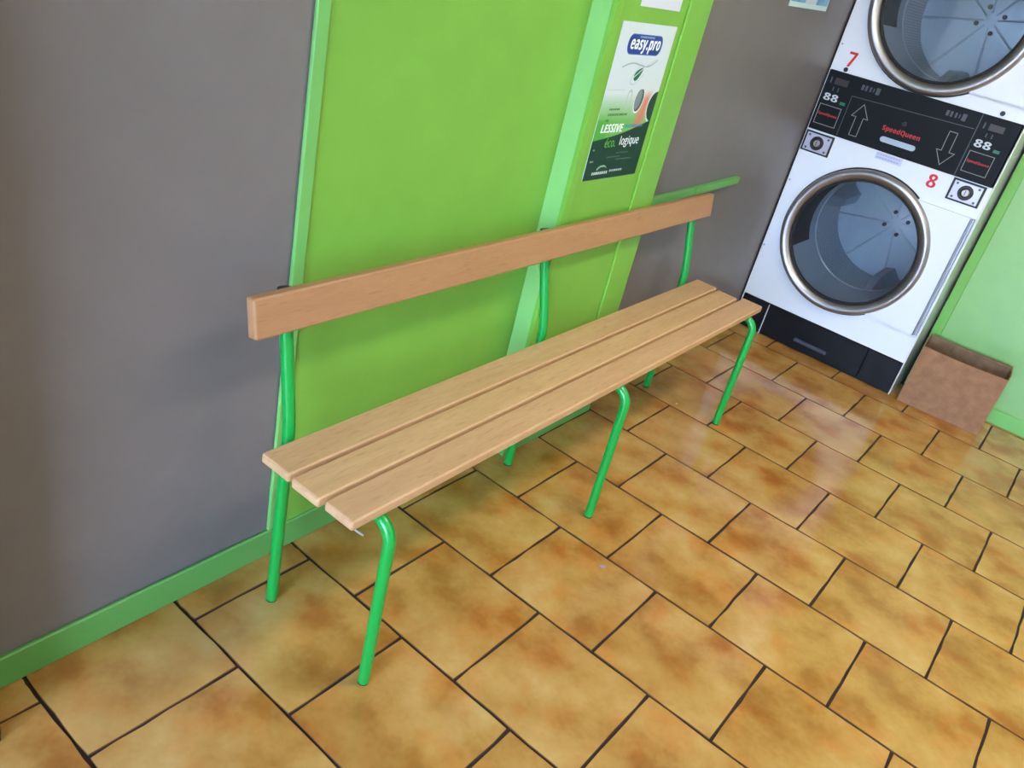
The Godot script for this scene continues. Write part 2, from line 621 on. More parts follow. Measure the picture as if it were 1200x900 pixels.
	bx(st, Vector3(ROOM_X1 - 0.008, 0.070, 0.840), Vector3(ROOM_X1, CEIL, 0.882), 0.002)
	var t2 := struct("shade_strip_2", st, M.shade_green)
	t2.set_meta("label", "vertical strip on the end wall with the shade beside the dryer put into its deeper green")
	# boxed-in column
	st = mb()
	bx(st, Vector3(1.125, 0.0, 0.0), Vector3(1.632, CEIL, 0.074), 0.002)
	var col := struct("wall_column", st, M.green)
	col.set_meta("label", "boxed-in green column carrying the poster")
	st = mb()   # thin sheet on the column's left side, daylight put into its lighter green
	bx(st, Vector3(1.121, 0.080, 0.0), Vector3(1.126, CEIL, 0.0737))
	obj("daylit_side", st, M.column_daylit, col)
	st = mb()   # corner angle strip
	bx(st, Vector3(1.1195, 0.080, 0.062), Vector3(1.1255, CEIL, 0.0765), 0.001)
	bx(st, Vector3(1.1195, 0.080, 0.0735), Vector3(1.152, CEIL, 0.0770), 0.001)
	obj("corner_strip", st, M.column_trim, col)
	st = mb()   # broad trim board on the right-hand edge
	bx(st, Vector3(1.496, 0.080, 0.073), Vector3(1.600, CEIL, 0.0815), 0.003)
	obj("edge_board", st, M.column_trim, col)
	st = mb()
	bx(st, Vector3(1.600, 0.080, 0.066), Vector3(1.636, CEIL, 0.0780), 0.0015)
	obj("edge_strip", st, M.column_trim, col)

# ------------------------------------------------------------------ floor
const PX := 0.3291
const PZ := 0.3350
const JOINT := 0.0047

func tile_mesh(w: float, d: float, seed_: int) -> ArrayMesh:
	var r := RandomNumberGenerator.new()
	r.seed = 1000 + seed_
	var off := Vector2(r.randf(), r.randf())
	var flip := 1.0 if r.randf() > 0.5 else -1.0
	var pts := []
	var sides := [[Vector2(0, 0), Vector2(w, 0)], [Vector2(w, 0), Vector2(w, d)], [Vector2(w, d), Vector2(0, d)], [Vector2(0, d), Vector2(0, 0)]]
	for s in sides:
		var a: Vector2 = s[0]
		var b: Vector2 = s[1]
		var nrm := Vector2(-(b - a).y, (b - a).x).normalized()
		for k in 6:
			var t := k / 6.0
			var p := a.lerp(b, t)
			if k == 0:
				var q := Vector2(w * 0.5, d * 0.5)
				p += (q - p).normalized() * r.randf_range(0.0015, 0.003)
			else:
				p += nrm * r.randf_range(-0.0012, 0.0019)
			pts.append(p)
	var st := mb()
	var edge := mb()
	var c := Vector2(w * 0.5, d * 0.5)
	var top := []
	for p in pts:
		top.append(p + (c - p).normalized() * 0.0012)
	var n := pts.size()
	var verts := []
	for j in n:
		var k := (j + 1) % n
		verts.append([c, 0.0, Vector3.UP])
		verts.append([top[j], 0.0, Vector3.UP])
		verts.append([top[k], 0.0, Vector3.UP])
		var o: Vector2 = ((pts[j] + pts[k]) * 0.5 - c)
		var e: Vector2 = (pts[k] - pts[j]).normalized()
		var side := Vector2(e.y, -e.x)
		if side.dot(o) < 0.0:
			side = -side
		var bn := Vector3(side.x, 0.5, side.y).normalized()
		for q in [[top[j], 0.0], [pts[j], -0.004], [pts[k], -0.004], [top[j], 0.0], [pts[k], -0.004], [top[k], 0.0]]:
			verts.append([q[0], q[1], bn])
	for i in range(0, verts.size(), 3):
		var v := [verts[i], verts[i + 1], verts[i + 2]]
		var p3 := []
		for q in v:
			p3.append(Vector3(q[0].x, q[1], q[0].y))
		var face: Vector3 = (p3[2] - p3[0]).cross(p3[1] - p3[0])
		var order := [0, 1, 2] if face.dot(v[0][2]) > 0.0 else [0, 2, 1]
		var into := st if v[0][2].y > 0.99 else edge
		for k in order:
			into.set_normal(v[k][2])
			into.set_tangent(Plane(1, 0, 0, 1))
			into.set_uv(Vector2(v[k][0].x * flip, v[k][0].y) * 0.80 + off)
			into.add_vertex(p3[k])
	# glazed face, then the bare clay of the edges
	st.set_material(M.tile)
	edge.set_material(M.clay)
	return edge.commit(st.commit())

func make_floor() -> void:
	var st := mb()
	bx(st, Vector3(ROOM_X0 - 0.15, -0.12, -0.15), Vector3(4.4, -0.0034, ROOM_Z1 + 0.15))
	var fl := struct("floor", st, M.grout)
	fl.set_meta("label", "ochre glazed floor tiles laid in staggered rows with dark joints")
	var cache := {}
	var rest := mb()
	var rest_edge := mb()
	for k in range(-11, 11):
		var x0: float = k * PX + JOINT * 0.5
		var x1: float = minf((k + 1) * PX - JOINT * 0.5, ROOM_X1 - 0.001)
		if x1 < ROOM_X0 or x1 - x0 < 0.01:
			continue
		x0 = maxf(x0, ROOM_X0)
		var phase := 0.0835 + (0.5 * PZ if absi(k) % 2 == 1 else 0.0)
		for j in range(-2, 13):
			var z0: float = phase + j * PZ + JOINT * 0.5
			var z1: float = minf(phase + (j + 1) * PZ - JOINT * 0.5, ROOM_Z1)
			if k == 10:
				z0 = maxf(z0, 0.845)
			z0 = maxf(z0, 0.001)
			if z1 - z0 < 0.02:
				continue
			var w := x1 - x0
			var d := z1 - z0
			var near := k >= -5 and z0 < 2.25
			var full: bool = absf(w - (PX - JOINT)) < 1e-4 and absf(d - (PZ - JOINT)) < 1e-4
			var variant := rng.randi() % 22
			var key := "v%d" % variant if full else "c%d_%d" % [k, j]
			if not cache.has(key):
				cache[key] = tile_mesh(w, d, variant if full else (k + 20) * 50 + j + 100)
			if near:
				var o := MeshInstance3D.new()
				o.mesh = cache[key]
				put("tile", o, fl)
				o.position = Vector3(x0, 0.0, z0)
			else:
				rest.append_from(cache[key], 0, Transform3D(Basis.IDENTITY, Vector3(x0, 0, z0)))
				rest_edge.append_from(cache[key], 1, Transform3D(Basis.IDENTITY, Vector3(x0, 0, z0)))
	rest.set_material(M.tile)
	rest_edge.set_material(M.clay)
	var ro := MeshInstance3D.new()
	ro.mesh = rest_edge.commit(rest.commit())
	put("outer_tiles", ro, fl)
	ro.set_meta("kind", "stuff")

# ------------------------------------------------------------------ bench
func make_bench() -> void:
	var b := thing("bench", "long wooden slatted bench with green tubular steel legs and a single backrest plank", "bench", Vector3(0, 0, 0))
	b.position = Vector3(0.17, 0, 0.0015)
	b.rotation_degrees.y = 0.56
	var r := 0.0135
	var seat_y := 0.482
	var thick := 0.024
	# three seat planks: [x0, x1, z0, z1, material]
	for s in [[-0.090, 1.903, 0.163, 0.250, M.wood], [-0.094, 1.890, 0.260, 0.342, M.wood_b], [-0.088, 1.922, 0.351, 0.431, M.wood_c]]:
		var st := mb()
		plank(st, s[0], s[1], s[3] - s[2], thick, 0.0055, 0.005, Transform3D(Basis.IDENTITY, Vector3(0, seat_y - thick * 0.5, (s[2] + s[3]) * 0.5)))
		obj("seat_plank", st, s[4], b)
	# backrest plank, leaning back by about ten degrees
	var bt := Transform3D(Basis(Vector3(1, 0, 0), deg_to_rad(-10.0)) * Basis(Vector3(1, 0, 0), deg_to_rad(90.0)), Vector3(0, 0.764, 0.1185))
	var stb := mb()
	plank(stb, -0.103, 1.885, 0.083, 0.027, 0.0055, 0.005, bt)
	obj("backrest_plank", stb, M.wood_back, b)
	var uy := seat_y - thick - r
	# frames: [x, foot of the upright, top of the upright, front leg]
	for q in [[0.0, 0.135, 0.084, 0.4535], [0.928, 0.129, 0.054, 0.449], [1.848, 0.130, 0.070, 0.449]]:
		var f := Node3D.new()
		put("leg_frame", f, b)
		f.position = Vector3(q[0], 0, 0)
		var zr: float = q[1]
		var zt: float = q[2]
		var zf: float = q[3]
		# rear upright: straight to above the seat, then leaning back
		var yt := 0.785 if q[0] == 0.0 else 0.768
		var slope: float = (zt - zr) / (yt - 0.5)
		var pts := [Vector3(0, 0.004, zr), Vector3(0, 0.46, zr + 0.001), Vector3(0, 0.49, zr - 0.0005), Vector3(0, 0.515, zr + slope * 0.018), Vector3(0, 0.54, zr + slope * 0.040), Vector3(0, yt, zt)]
		var st := mb()
		tube(st, pts, r, 20)
		obj("rear_leg", st, M.tube_green, f)
		# front leg bending under the seat
		pts = [Vector3(0, 0.004, zf)]
		var br := 0.048
		for k in 11:
			var a := PI * 0.5 * k / 10.0
			pts.append(Vector3(0, uy - br + br * sin(a), zf - br + br * cos(a)))
		pts.append(Vector3(0, uy, zr + 0.002))
		st = mb()
		tube(st, pts, r, 20)
		obj("front_leg", st, M.tube_green, f)
		# black plug on top of the upright and glides under the legs
		st = mb()
		var dir := Vector3(0, 1.0, slope).normalized()
		tube(st, [Vector3(0, yt - 0.001, zt), Vector3(0, yt - 0.001, zt) + dir * 0.008], r + 0.001, 16)
		obj("end_plug", st, M.black_plastic, f)
		for z in [zr, zf]:
			st = mb()
			tube(st, [Vector3(0, 0.0, z), Vector3(0, 0.006, z)], r - 0.0008, 16)
			obj("glide", st, M.rubber, f)
		# flat bracket between upright and backrest
		st = mb()
		var z0 := zr + slope * 0.265
		bx(st, Vector3(-0.011, 0.736, z0), Vector3(0.011, 0.762, 0.108), 0.001)
		obj("back_bracket", st, M.tube_green, f)

# ------------------------------------------------------------------ dryer
const DZ0 := 0.010
const DZ1 := 0.826

func line_box(st: SurfaceTool, a: Vector2, b: Vector2, w: float, x0: float, x1: float) -> void:
	# thin raised line between two (z, y) points on the dryer front
	var d := (b - a).normalized()
	var n := Vector2(-d.y, d.x) * w * 0.5
	var p := [a - n - d * w * 0.5, b - n + d * w * 0.5, b + n + d * w * 0.5, a + n - d * w * 0.5]
	var q := []
	for v in p:
		q.append(Vector3(x0, v.y, v.x))
	quad(st, q[0], q[1], q[2], q[3], Vector3(-1, 0, 0))
	for i in 4:
		var k := (i + 1) % 4
		var e: Vector3 = q[i]
		var g: Vector3 = q[k]
		quad(st, e, g, Vector3(x1, g.y, g.z), Vector3(x1, e.y, e.z), (e + g) * 0.5 - (q[0] + q[2]) * 0.5)

func face_xf(z: float, y: float, x: float) -> Transform3D:
	return Transform3D(Basis(Vector3.UP, -PI * 0.5), Vector3(x, y, z))

func disc_x(st: SurfaceTool, x0: float, x1: float, y: float, z: float, r: float, seg := 24) -> void:
	lathe_x(st, [[x1, r], [x0 + 0.0005, r], [x0, r - 0.0005], [x0, 0.0]], y, z, seg, 0.0, TAU, true, false)

func make_dryer() -> void:
	var d := thing("stacked_tumble_dryer", "white stacked coin tumble dryer with two round glass doors numbered 7 and 8", "tumble dryer", Vector3(3.09, 0, 0))
	var top := 2.02
	var depth := 1.0
	var st := mb()
	bx(st, Vector3(0, 0, DZ0), Vector3(depth, top, DZ0 + 0.006), 0.001)
	bx(st, Vector3(depth - 0.006, 0, DZ0), Vector3(depth, top, DZ1))
	bx(st, Vector3(0, top - 0.006, DZ0), Vector3(depth, top, DZ1))
	bx(st, Vector3(0.03, 1.105, DZ0), Vector3(depth, 1.115, DZ1))
	bx(st, Vector3(0.03, 0.160, DZ0), Vector3(depth, 0.165, DZ1))
	obj("cabinet_body", st, M.enamel, d)
	st = mb()
	bx(st, Vector3(-0.001, 0, DZ1 - 0.006), Vector3(depth, top, DZ1), 0.0015)
	obj("side_panel", st, M.enamel_side, d)
	st = mb()
	bx(st, Vector3(-0.0005, 0.0, DZ0 - 0.006), Vector3(0.02, top, DZ0 - 0.0005), 0.001)
	obj("edge_seam", st, M.rubber, d)  # dark strip along the gap between dryer and bench wall
	# kick plates
	for k in [[DZ0 + 0.007, 0.153], [0.158, 0.661], [0.664, DZ1 - 0.007]]:
		st = mb()
		bx(st, Vector3(-0.004, 0.004, k[0]), Vector3(0.02, 0.160, k[1]), 0.002)
		var kp := obj("kick_plate", st, M.kick_black, d)
		if k[0] == 0.158:
			st = mb()
			bx(st, Vector3(-0.016, 0.044, 0.330), Vector3(-0.004, 0.063, 0.495), 0.004)
			obj("kick_handle", st, M.kick_handle, kp)
	st = mb()
	bx(st, Vector3(-0.005, 0.0, 0.1535), Vector3(0.0, 0.158, 0.1575), 0.0008)
	obj("edge_strip", st, M.enamel, d)
	# fronts, doors and drums
	drum_unit(d, 0.165, 0.985, 0.578, 287.0)
	drum_unit(d, 1.240, top - 0.006, 1.572, 268.0)
	# seam of the upper access panel
	control_panel(d)
	coin_slot(d, 0.080, 0.932)
	coin_slot(d, 0.735, 0.936)
	text_mesh("number_seven", "7", 0.060, M.red, d, face_xf(0.086, 1.296, -0.0022), 0.036)
	text_mesh("number_eight", "8", 0.056, M.red, d, face_xf(0.595, 0.938, -0.0022), 0.038)
	for p in [[0.077, 1.252], [0.727, 1.258]]:
		st = mb()
		disc_x(st, -0.004, 0.0, p[1], p[0], 0.0095)
		obj("lock", st, M.black_plastic, d)
	for p in [[0.022, 0.745], [0.020, 0.42], [0.022, 1.345]]:
		st = mb()
		disc_x(st, -0.0025, 0.0, p[1], p[0], 0.004, 12)
		obj("screw", st, M.aluminium, d)
	st = mb()
	bx(st, Vector3(-0.0012, 0.951, 0.336), Vector3(0.0, 0.980, 0.452))
	var lb := obj("small_label", st, M.faint_label, d)
	st = mb()
	for i in 9:
		bx(st, Vector3(-0.0016, 0.970, 0.342 + i * 0.0115), Vector3(-0.001, 0.976, 0.350 + i * 0.0115))
	for i in 8:
		bx(st, Vector3(-0.0016, 0.956, 0.342 + i * 0.0125), Vector3(-0.001, 0.963, 0.352 + i * 0.0125))
	obj("print", st, M.faint_print, lb)

func drum_unit(d: Node3D, y0: float, y1: float, cy: float, turn: float) -> void:
	var cz := 0.398
	var st := mb()
	sheet_with_hole(st, 0.0, 0.012, y0, y1, DZ0 + 0.006, DZ1 - 0.006, cy, cz, 0.296)
	bx(st, Vector3(0.0005, y0, DZ0 + 0.006), Vector3(0.012, y0 + 0.002, DZ1 - 0.006))
	obj("front_panel", st, M.enamel, d)
	# door
	var door := Node3D.new()
	put("door", door, d)
	st = mb()
	lathe_x(st, [[-0.001, 0.3265], [-0.016, 0.3265], [-0.028, 0.322], [-0.034, 0.314], [-0.035, 0.306], [-0.030, 0.294], [-0.022, 0.286], [-0.014, 0.2815], [0.004, 0.2800]], cy, cz, 96, 0.0, TAU, true)
	obj("door_ring", st, M.chrome, door)
	st = mb()
	lathe_x(st, [[-0.0135, 0.2815], [-0.0155, 0.2795], [-0.0150, 0.2750], [-0.010, 0.2725], [0.006, 0.2720]], cy, cz, 96, 0.0, TAU, true)
	obj("gasket", st, M.rubber, door)
	st = mb()   # thin dark strip painted as the shadow line round the ring
	lathe_x(st, [[-0.0005, 0.3330], [-0.0030, 0.3330], [-0.0032, 0.3250]], cy, cz, 96, deg_to_rad(56.8), deg_to_rad(303.2), true, false)
	obj("shadow_line", st, M.rubber, door)
	st = mb()
	lathe_x(st, [[-0.006, 0.2730], [-0.006, 0.0]], cy, cz, 96, 0.0, TAU, true, false)
	lathe_x(st, [[-0.002, 0.2730], [-0.002, 0.0]], cy, cz, 96, 0.0, TAU, false, false)
	obj("glass", st, M.glass, door)
	# white hinge wing filling the space between the ring and the hinge bar
	st = mb()
	var hy := 0.272
	var z_end := 0.800
	var n := 24
	for i in n:
		var ya := lerpf(-hy, hy, float(i) / n)
		var yb := lerpf(-hy, hy, float(i + 1) / n)
		var za := cz + sqrt(0.325 * 0.325 - ya * ya)
		var zb := cz + sqrt(0.325 * 0.325 - yb * yb)
		quad(st, Vector3(-0.014, cy + ya, za), Vector3(-0.014, cy + yb, zb), Vector3(-0.014, cy + yb, z_end), Vector3(-0.014, cy + ya, z_end), Vector3(-1, 0, 0))
	var zc := cz + sqrt(0.325 * 0.325 - hy * hy)
	quad(st, Vector3(-0.014, cy + hy, zc), Vector3(-0.014, cy + hy, z_end), Vector3(0, cy + hy, z_end), Vector3(0, cy + hy, zc), Vector3.UP)
	quad(st, Vector3(-0.014, cy - hy, zc), Vector3(-0.014, cy - hy, z_end), Vector3(0, cy - hy, z_end), Vector3(0, cy - hy, zc), Vector3.DOWN)
	quad(st, Vector3(-0.014, cy - hy, z_end), Vector3(-0.014, cy + hy, z_end), Vector3(0, cy + hy, z_end), Vector3(0, cy - hy, z_end), Vector3(0, 0, 1))
	obj("hinge_wing", st, M.enamel, door)
	st = mb()
	bx(st, Vector3(-0.016, cy - hy, 0.800), Vector3(-0.001, cy + hy, 0.8175), 0.002)
	var bar := obj("hinge_bar", st, M.aluminium, door)
	st = mb()
	tube(st, [Vector3(-0.018, cy - hy, 0.8035), Vector3(-0.018, cy + hy, 0.8035)], 0.005, 12)
	obj("hinge_pin", st, M.aluminium, bar)
	# tunnel between door and drum: steel apron below, dark shroud above
	st = mb()
	lathe_x(st, [[0.006, 0.2830], [0.260, 0.2830]], cy, cz, 40, deg_to_rad(-155.0), deg_to_rad(-25.0), false)
	obj("tunnel_apron", st, M.drum_smooth, d)
	st = mb()
	lathe_x(st, [[0.006, 0.2832], [0.260, 0.2832]], cy, cz, 60, deg_to_rad(-25.0), deg_to_rad(205.0), false)
	obj("tunnel_shroud", st, M.shroud, d)
	# drum
	var drum := Node3D.new()
	put("drum", drum, d)
	st = mb()
	lathe_x(st, [[0.260, 0.2836], [0.345, 0.2836], [0.350, 0.2780], [0.358, 0.2780], [0.362, 0.3000]], cy, cz, 96, 0.0, TAU, false, false)
	obj("drum_lip", st, M.drum_smooth, drum)
	st = mb()
	lathe_x(st, [[0.362, 0.3000], [0.760, 0.3000]], cy, cz, 96, 0.0, TAU, false)
	obj("drum_wall", st, M.perforated, drum)
	st = mb()
	lathe_x(st, [[0.760, 0.3000], [0.748, 0.0]], cy, cz, 64, 0.0, TAU, true, false)
	obj("drum_back", st, M.drum_smooth, drum)
	for a in [turn, turn + 120.0, turn + 240.0]:
		st = mb()
		var xf := Transform3D(Basis(Vector3(1, 0, 0), deg_to_rad(-a)), Vector3(0, cy, cz))
		# baffle: trapezoid section on the wall (local +z outward)
		var s := [Vector2(-0.05, 0.297), Vector2(-0.022, 0.235), Vector2(0.022, 0.235), Vector2(0.05, 0.297)]
		var f := [Vector2(-0.030, 0.297), Vector2(-0.010, 0.285), Vector2(0.010, 0.285), Vector2(0.030, 0.297)]
		for i in 3:
			var p: Vector2 = s[i]
			var q: Vector2 = s[i + 1]
			var pf: Vector2 = f[i]
			var qf: Vector2 = f[i + 1]
			var out := xf.basis * Vector3(0, (p.x + q.x), -0.06)
			quad(st, xf * Vector3(0.37, pf.x, pf.y), xf * Vector3(0.37, qf.x, qf.y), xf * Vector3(0.52, q.x, q.y), xf * Vector3(0.52, p.x, p.y), out)
			quad(st, xf * Vector3(0.52, p.x, p.y), xf * Vector3(0.52, q.x, q.y), xf * Vector3(0.755, q.x, q.y), xf * Vector3(0.755, p.x, p.y), out)
		quad(st, xf * Vector3(0.37, f[0].x, f[0].y), xf * Vector3(0.37, f[1].x, f[1].y), xf * Vector3(0.37, f[2].x, f[2].y), xf * Vector3(0.37, f[3].x, f[3].y), Vector3(-1, 0, 0))
		obj("baffle", st, M.drum_smooth, drum)
	for a in [25.0, 115.0, 205.0, 295.0]:
		st = mb()
		disc_x(st, 0.738, 0.748, cy + 0.058 * sin(deg_to_rad(a)), cz + 0.058 * cos(deg_to_rad(a)), 0.010, 12)
		obj("hub_bolt", st, M.rubber, drum)
	for a in [10.0, 55.0, 100.0, 145.0, 190.0, 235.0, 280.0, 325.0]:
		st = mb()
		var dir := Vector3(0, sin(deg_to_rad(a)), cos(deg_to_rad(a)))
		tube(st, [Vector3(0.753, cy, cz) + dir * 0.03, Vector3(0.760, cy, cz) + dir * 0.295], 0.0055, 8)
		obj("back_rib", st, M.drum_smooth, drum)

func coin_slot(d: Node3D, z: float, y: float) -> void:
	var s := Node3D.new()
	put("coin_slot", s, d)
	s.position = Vector3(0, y, z)
	var st := mb()
	bx(st, Vector3(-0.004, -0.045, -0.066), Vector3(0.0, 0.045, 0.066), 0.001)
	obj("surround", st, M.black_plastic, s)
	st = mb()
	bx(st, Vector3(-0.007, -0.038, -0.057), Vector3(-0.003, 0.038, 0.057), 0.0015)
	obj("plate", st, M.slot_plate, s)
	st = mb()
	lathe_x(st, [[-0.006, 0.030], [-0.014, 0.030], [-0.016, 0.028], [-0.016, 0.019], [-0.010, 0.017], [-0.010, 0.0]], 0, 0, 32, 0, TAU, true, false)
	obj("bezel", st, M.black_plastic, s)
	st = mb()
	lathe_x(st, [[-0.009, 0.0155], [-0.017, 0.0150], [-0.019, 0.012], [-0.019, 0.0]], 0, 0, 24, 0, TAU, true, false)
	obj("knob", st, M.chrome, s)
	st = mb()
	bx(st, Vector3(-0.0196, -0.009, -0.0015), Vector3(-0.0185, 0.009, 0.0015))
	obj("slit", st, M.black_plastic, s)
	for p in [[-0.044, 0.028], [0.044, 0.028], [-0.044, -0.028], [0.044, -0.028]]:
		st = mb()
		disc_x(st, -0.009, -0.006, p[1], p[0], 0.005, 12)
		obj("screw", st, M.dim_line, s)

func control_panel(d: Node3D) -> void:
	var st := mb()
	bx(st, Vector3(-0.006, 0.985, DZ0 + 0.004), Vector3(0.02, 1.239, DZ1 - 0.012), 0.002)
	var c := obj("control_panel", st, M.panel_black, d)
	var xa := -0.0072
	var xb := -0.0055
	# dividing lines
	st = mb()
	line_box(st, Vector2(0.147, 0.992), Vector2(0.147, 1.160), 0.002, xa, xb)
	line_box(st, Vector2(0.147, 1.160), Vector2(0.655, 1.176), 0.0025, xa, xb)
	line_box(st, Vector2(0.664, 0.990), Vector2(0.664, 1.236), 0.003, xa, xb)
	obj("panel_line", st, M.dim_line, c)
	# arrows: outlines in pale grey
	var up := [Vector2(0.211, 1.142), Vector2(0.248, 1.087), Vector2(0.229, 1.087), Vector2(0.229, 1.009), Vector2(0.196, 1.009), Vector2(0.196, 1.087), Vector2(0.176, 1.087)]
	var down := [Vector2(0.593, 1.008), Vector2(0.630, 1.063), Vector2(0.608, 1.063), Vector2(0.608, 1.142), Vector2(0.576, 1.142), Vector2(0.576, 1.063), Vector2(0.557, 1.063)]
	for a in [up, down]:
		st = mb()
		for i in a.size():
			line_box(st, a[i], a[(i + 1) % a.size()], 0.0024, xa, xb)
		obj("arrow_outline", st, M.line_grey, c)
	# the two user displays
	for z in [0.076, 0.726]:
		st = mb()
		bx(st, Vector3(xa, 1.186, z - 0.022), Vector3(xb, 1.212, z + 0.036), 0.0005)
		obj("coin_window", st, M.window_brown, c)
		for q in [[-0.040, 1.190, 1.208, 0.005], [-0.018, 1.160, 1.172, 0.004], [0.004, 1.160, 1.172, 0.004]]:
			st = mb()
			line_box(st, Vector2(z + q[0], q[1]), Vector2(z + q[0], q[2]), q[3], xa, xb)
			obj("marking", st, M.dim_line, c)
		text_mesh("digits", "88", 0.030, M.digit_white, c, face_xf(z - 0.014, 1.130, xa), 0.064)
		st = mb()
		bx(st, Vector3(xa, 1.112, z + 0.032), Vector3(xb, 1.124, z + 0.056), 0.0006)
		obj("start_light", st, M.led_green, c)
		st = mb()
		var q := [Vector2(z - 0.048, 1.014), Vector2(z + 0.049, 1.014), Vector2(z + 0.049, 1.096), Vector2(z - 0.048, 1.096)]
		for i in 4:
			line_box(st, q[i], q[(i + 1) % 4], 0.0022, xa, xb)
		obj("frame_line", st, M.line_grey, c)
		text_mesh("small_logo", "SpeedQueen", 0.014, M.logo_red, c, face_xf(z, 1.057, xa), 0.086)
	for z in [0.215, 0.575]:
		for q in [[-0.038, 0.011, 0.010], [-0.022, 0.009, 0.012], [-0.004, 0.007, 0.013], [0.010, 0.004, 0.011], [0.028, 0.016, 0.011]]:
			st = mb()
			line_box(st, Vector2(z + q[0], 1.205 - q[2] * 0.5), Vector2(z + q[0], 1.205 + q[2] * 0.5), q[1], xa, xb)
			obj("marking", st, M.dim_line, c)
	text_mesh("logo", "SpeedQueen", 0.027, M.logo_red, c, face_xf(0.400, 1.077, xa), 0.160)
	st = mb()
	disc_x(st, -0.010, -0.005, 1.115, 0.397, 0.009)
	obj("panel_lock", st, M.black_plastic, c)
	st = mb()
	var seg := 10
	var pts := []
	for k in seg + 1:
		var a := PI * 0.5 + PI * k / seg
		pts.append(Vector2(0.340 + 0.011 * cos(a), 1.035 + 0.011 * sin(a)))
	for k in seg + 1:
		var a := -PI * 0.5 + PI * k / seg
		pts.append(Vector2(0.468 + 0.011 * cos(a), 1.035 + 0.011 * sin(a)))
	var cc := Vector2(0.404, 1.035)
	for i in pts.size():
		var p: Vector2 = pts[i]
		var q: Vector2 = pts[(i + 1) % pts.size()]
		tri(st, Vector3(-0.013, cc.y, cc.x), Vector3(-0.013, p.y, p.x), Vector3(-0.013, q.y, q.x), Vector3(-1, 0, 0))
		quad(st, Vector3(-0.013, p.y, p.x), Vector3(-0.013, q.y, q.x), Vector3(-0.005, q.y, q.x), Vector3(-0.005, p.y, p.x), Vector3(0, (p.y + q.y) * 0.5 - cc.y, (p.x + q.x) * 0.5 - cc.x))
	obj("panel_handle", st, M.handle_pale, c)

# ------------------------------------------------------------------ posters, rail
func printed(im: Image) -> StandardMaterial3D:
	var m := flat_mat(Color.WHITE, 0.45, 0.0, 0.4)
	m.albedo_texture = tex(im)
	return m

func sheet(called: String, w: float, h: float, m: Material, at: Vector3, label: String, category: String) -> Node3D:
	var t := thing(called, label, category, at)
	var st := mb()
	bx(st, Vector3(-w * 0.5, 0, 0), Vector3(w * 0.5, h, 0.001))
	obj("backing", st, M.paper_white, t)
	st = mb()
	var z := 0.0012
	var p := [Vector3(-w * 0.5, h, z), Vector3(w * 0.5, h, z), Vector3(w * 0.5, 0, z), Vector3(-w * 0.5, 0, z)]
	squad(st, p, [Vector3.BACK, Vector3.BACK, Vector3.BACK, Vector3.BACK], [Vector2(0, 0), Vector2(1, 0), Vector2(1, 1), Vector2(0, 1)])
	obj("print", st, m, t)
	return t

# rows of illegible small print: from u, to u, v, half height, letter pitch, colour
const SMALL_PRINT := [[0.36, 0.63, 0.083, 0.006, 260.0, Color(0.62, 0.70, 0.85)],
	[0.15, 0.34, 0.532, 0.007, 190.0, Color(0.20, 0.34, 0.24)],
	[0.15, 0.50, 0.566, 0.007, 190.0, Color(0.20, 0.34, 0.24)],
	[0.14, 0.19, 0.603, 0.006, 160.0, Color(0.20, 0.34, 0.24)],
	[0.52, 0.87, 0.646, 0.011, 200.0, Color(0.16, 0.50, 0.60)],
	[0.50, 0.72, 0.828, 0.004, 230.0, Color(0.36, 0.46, 0.42)],
	[0.34, 0.58, 0.852, 0.004, 240.0, Color(0.34, 0.44, 0.41)],
	[0.52, 0.82, 0.872, 0.004, 240.0, Color(0.36, 0.46, 0.42)],
	[0.05, 0.09, 0.795, 0.004, 120.0, Color(0.60, 0.68, 0.64)],
	[0.05, 0.11, 0.872, 0.006, 120.0, Color(0.66, 0.74, 0.70)],
	[0.14, 0.42, 0.957, 0.009, 170.0, Color(0.86, 0.90, 0.90)],
	[0.46, 0.70, 0.950, 0.008, 150.0, Color(0.74, 0.80, 0.80)],
	[0.02, 0.34, 0.408, 0.003, 260.0, Color(0.70, 0.76, 0.78)]]

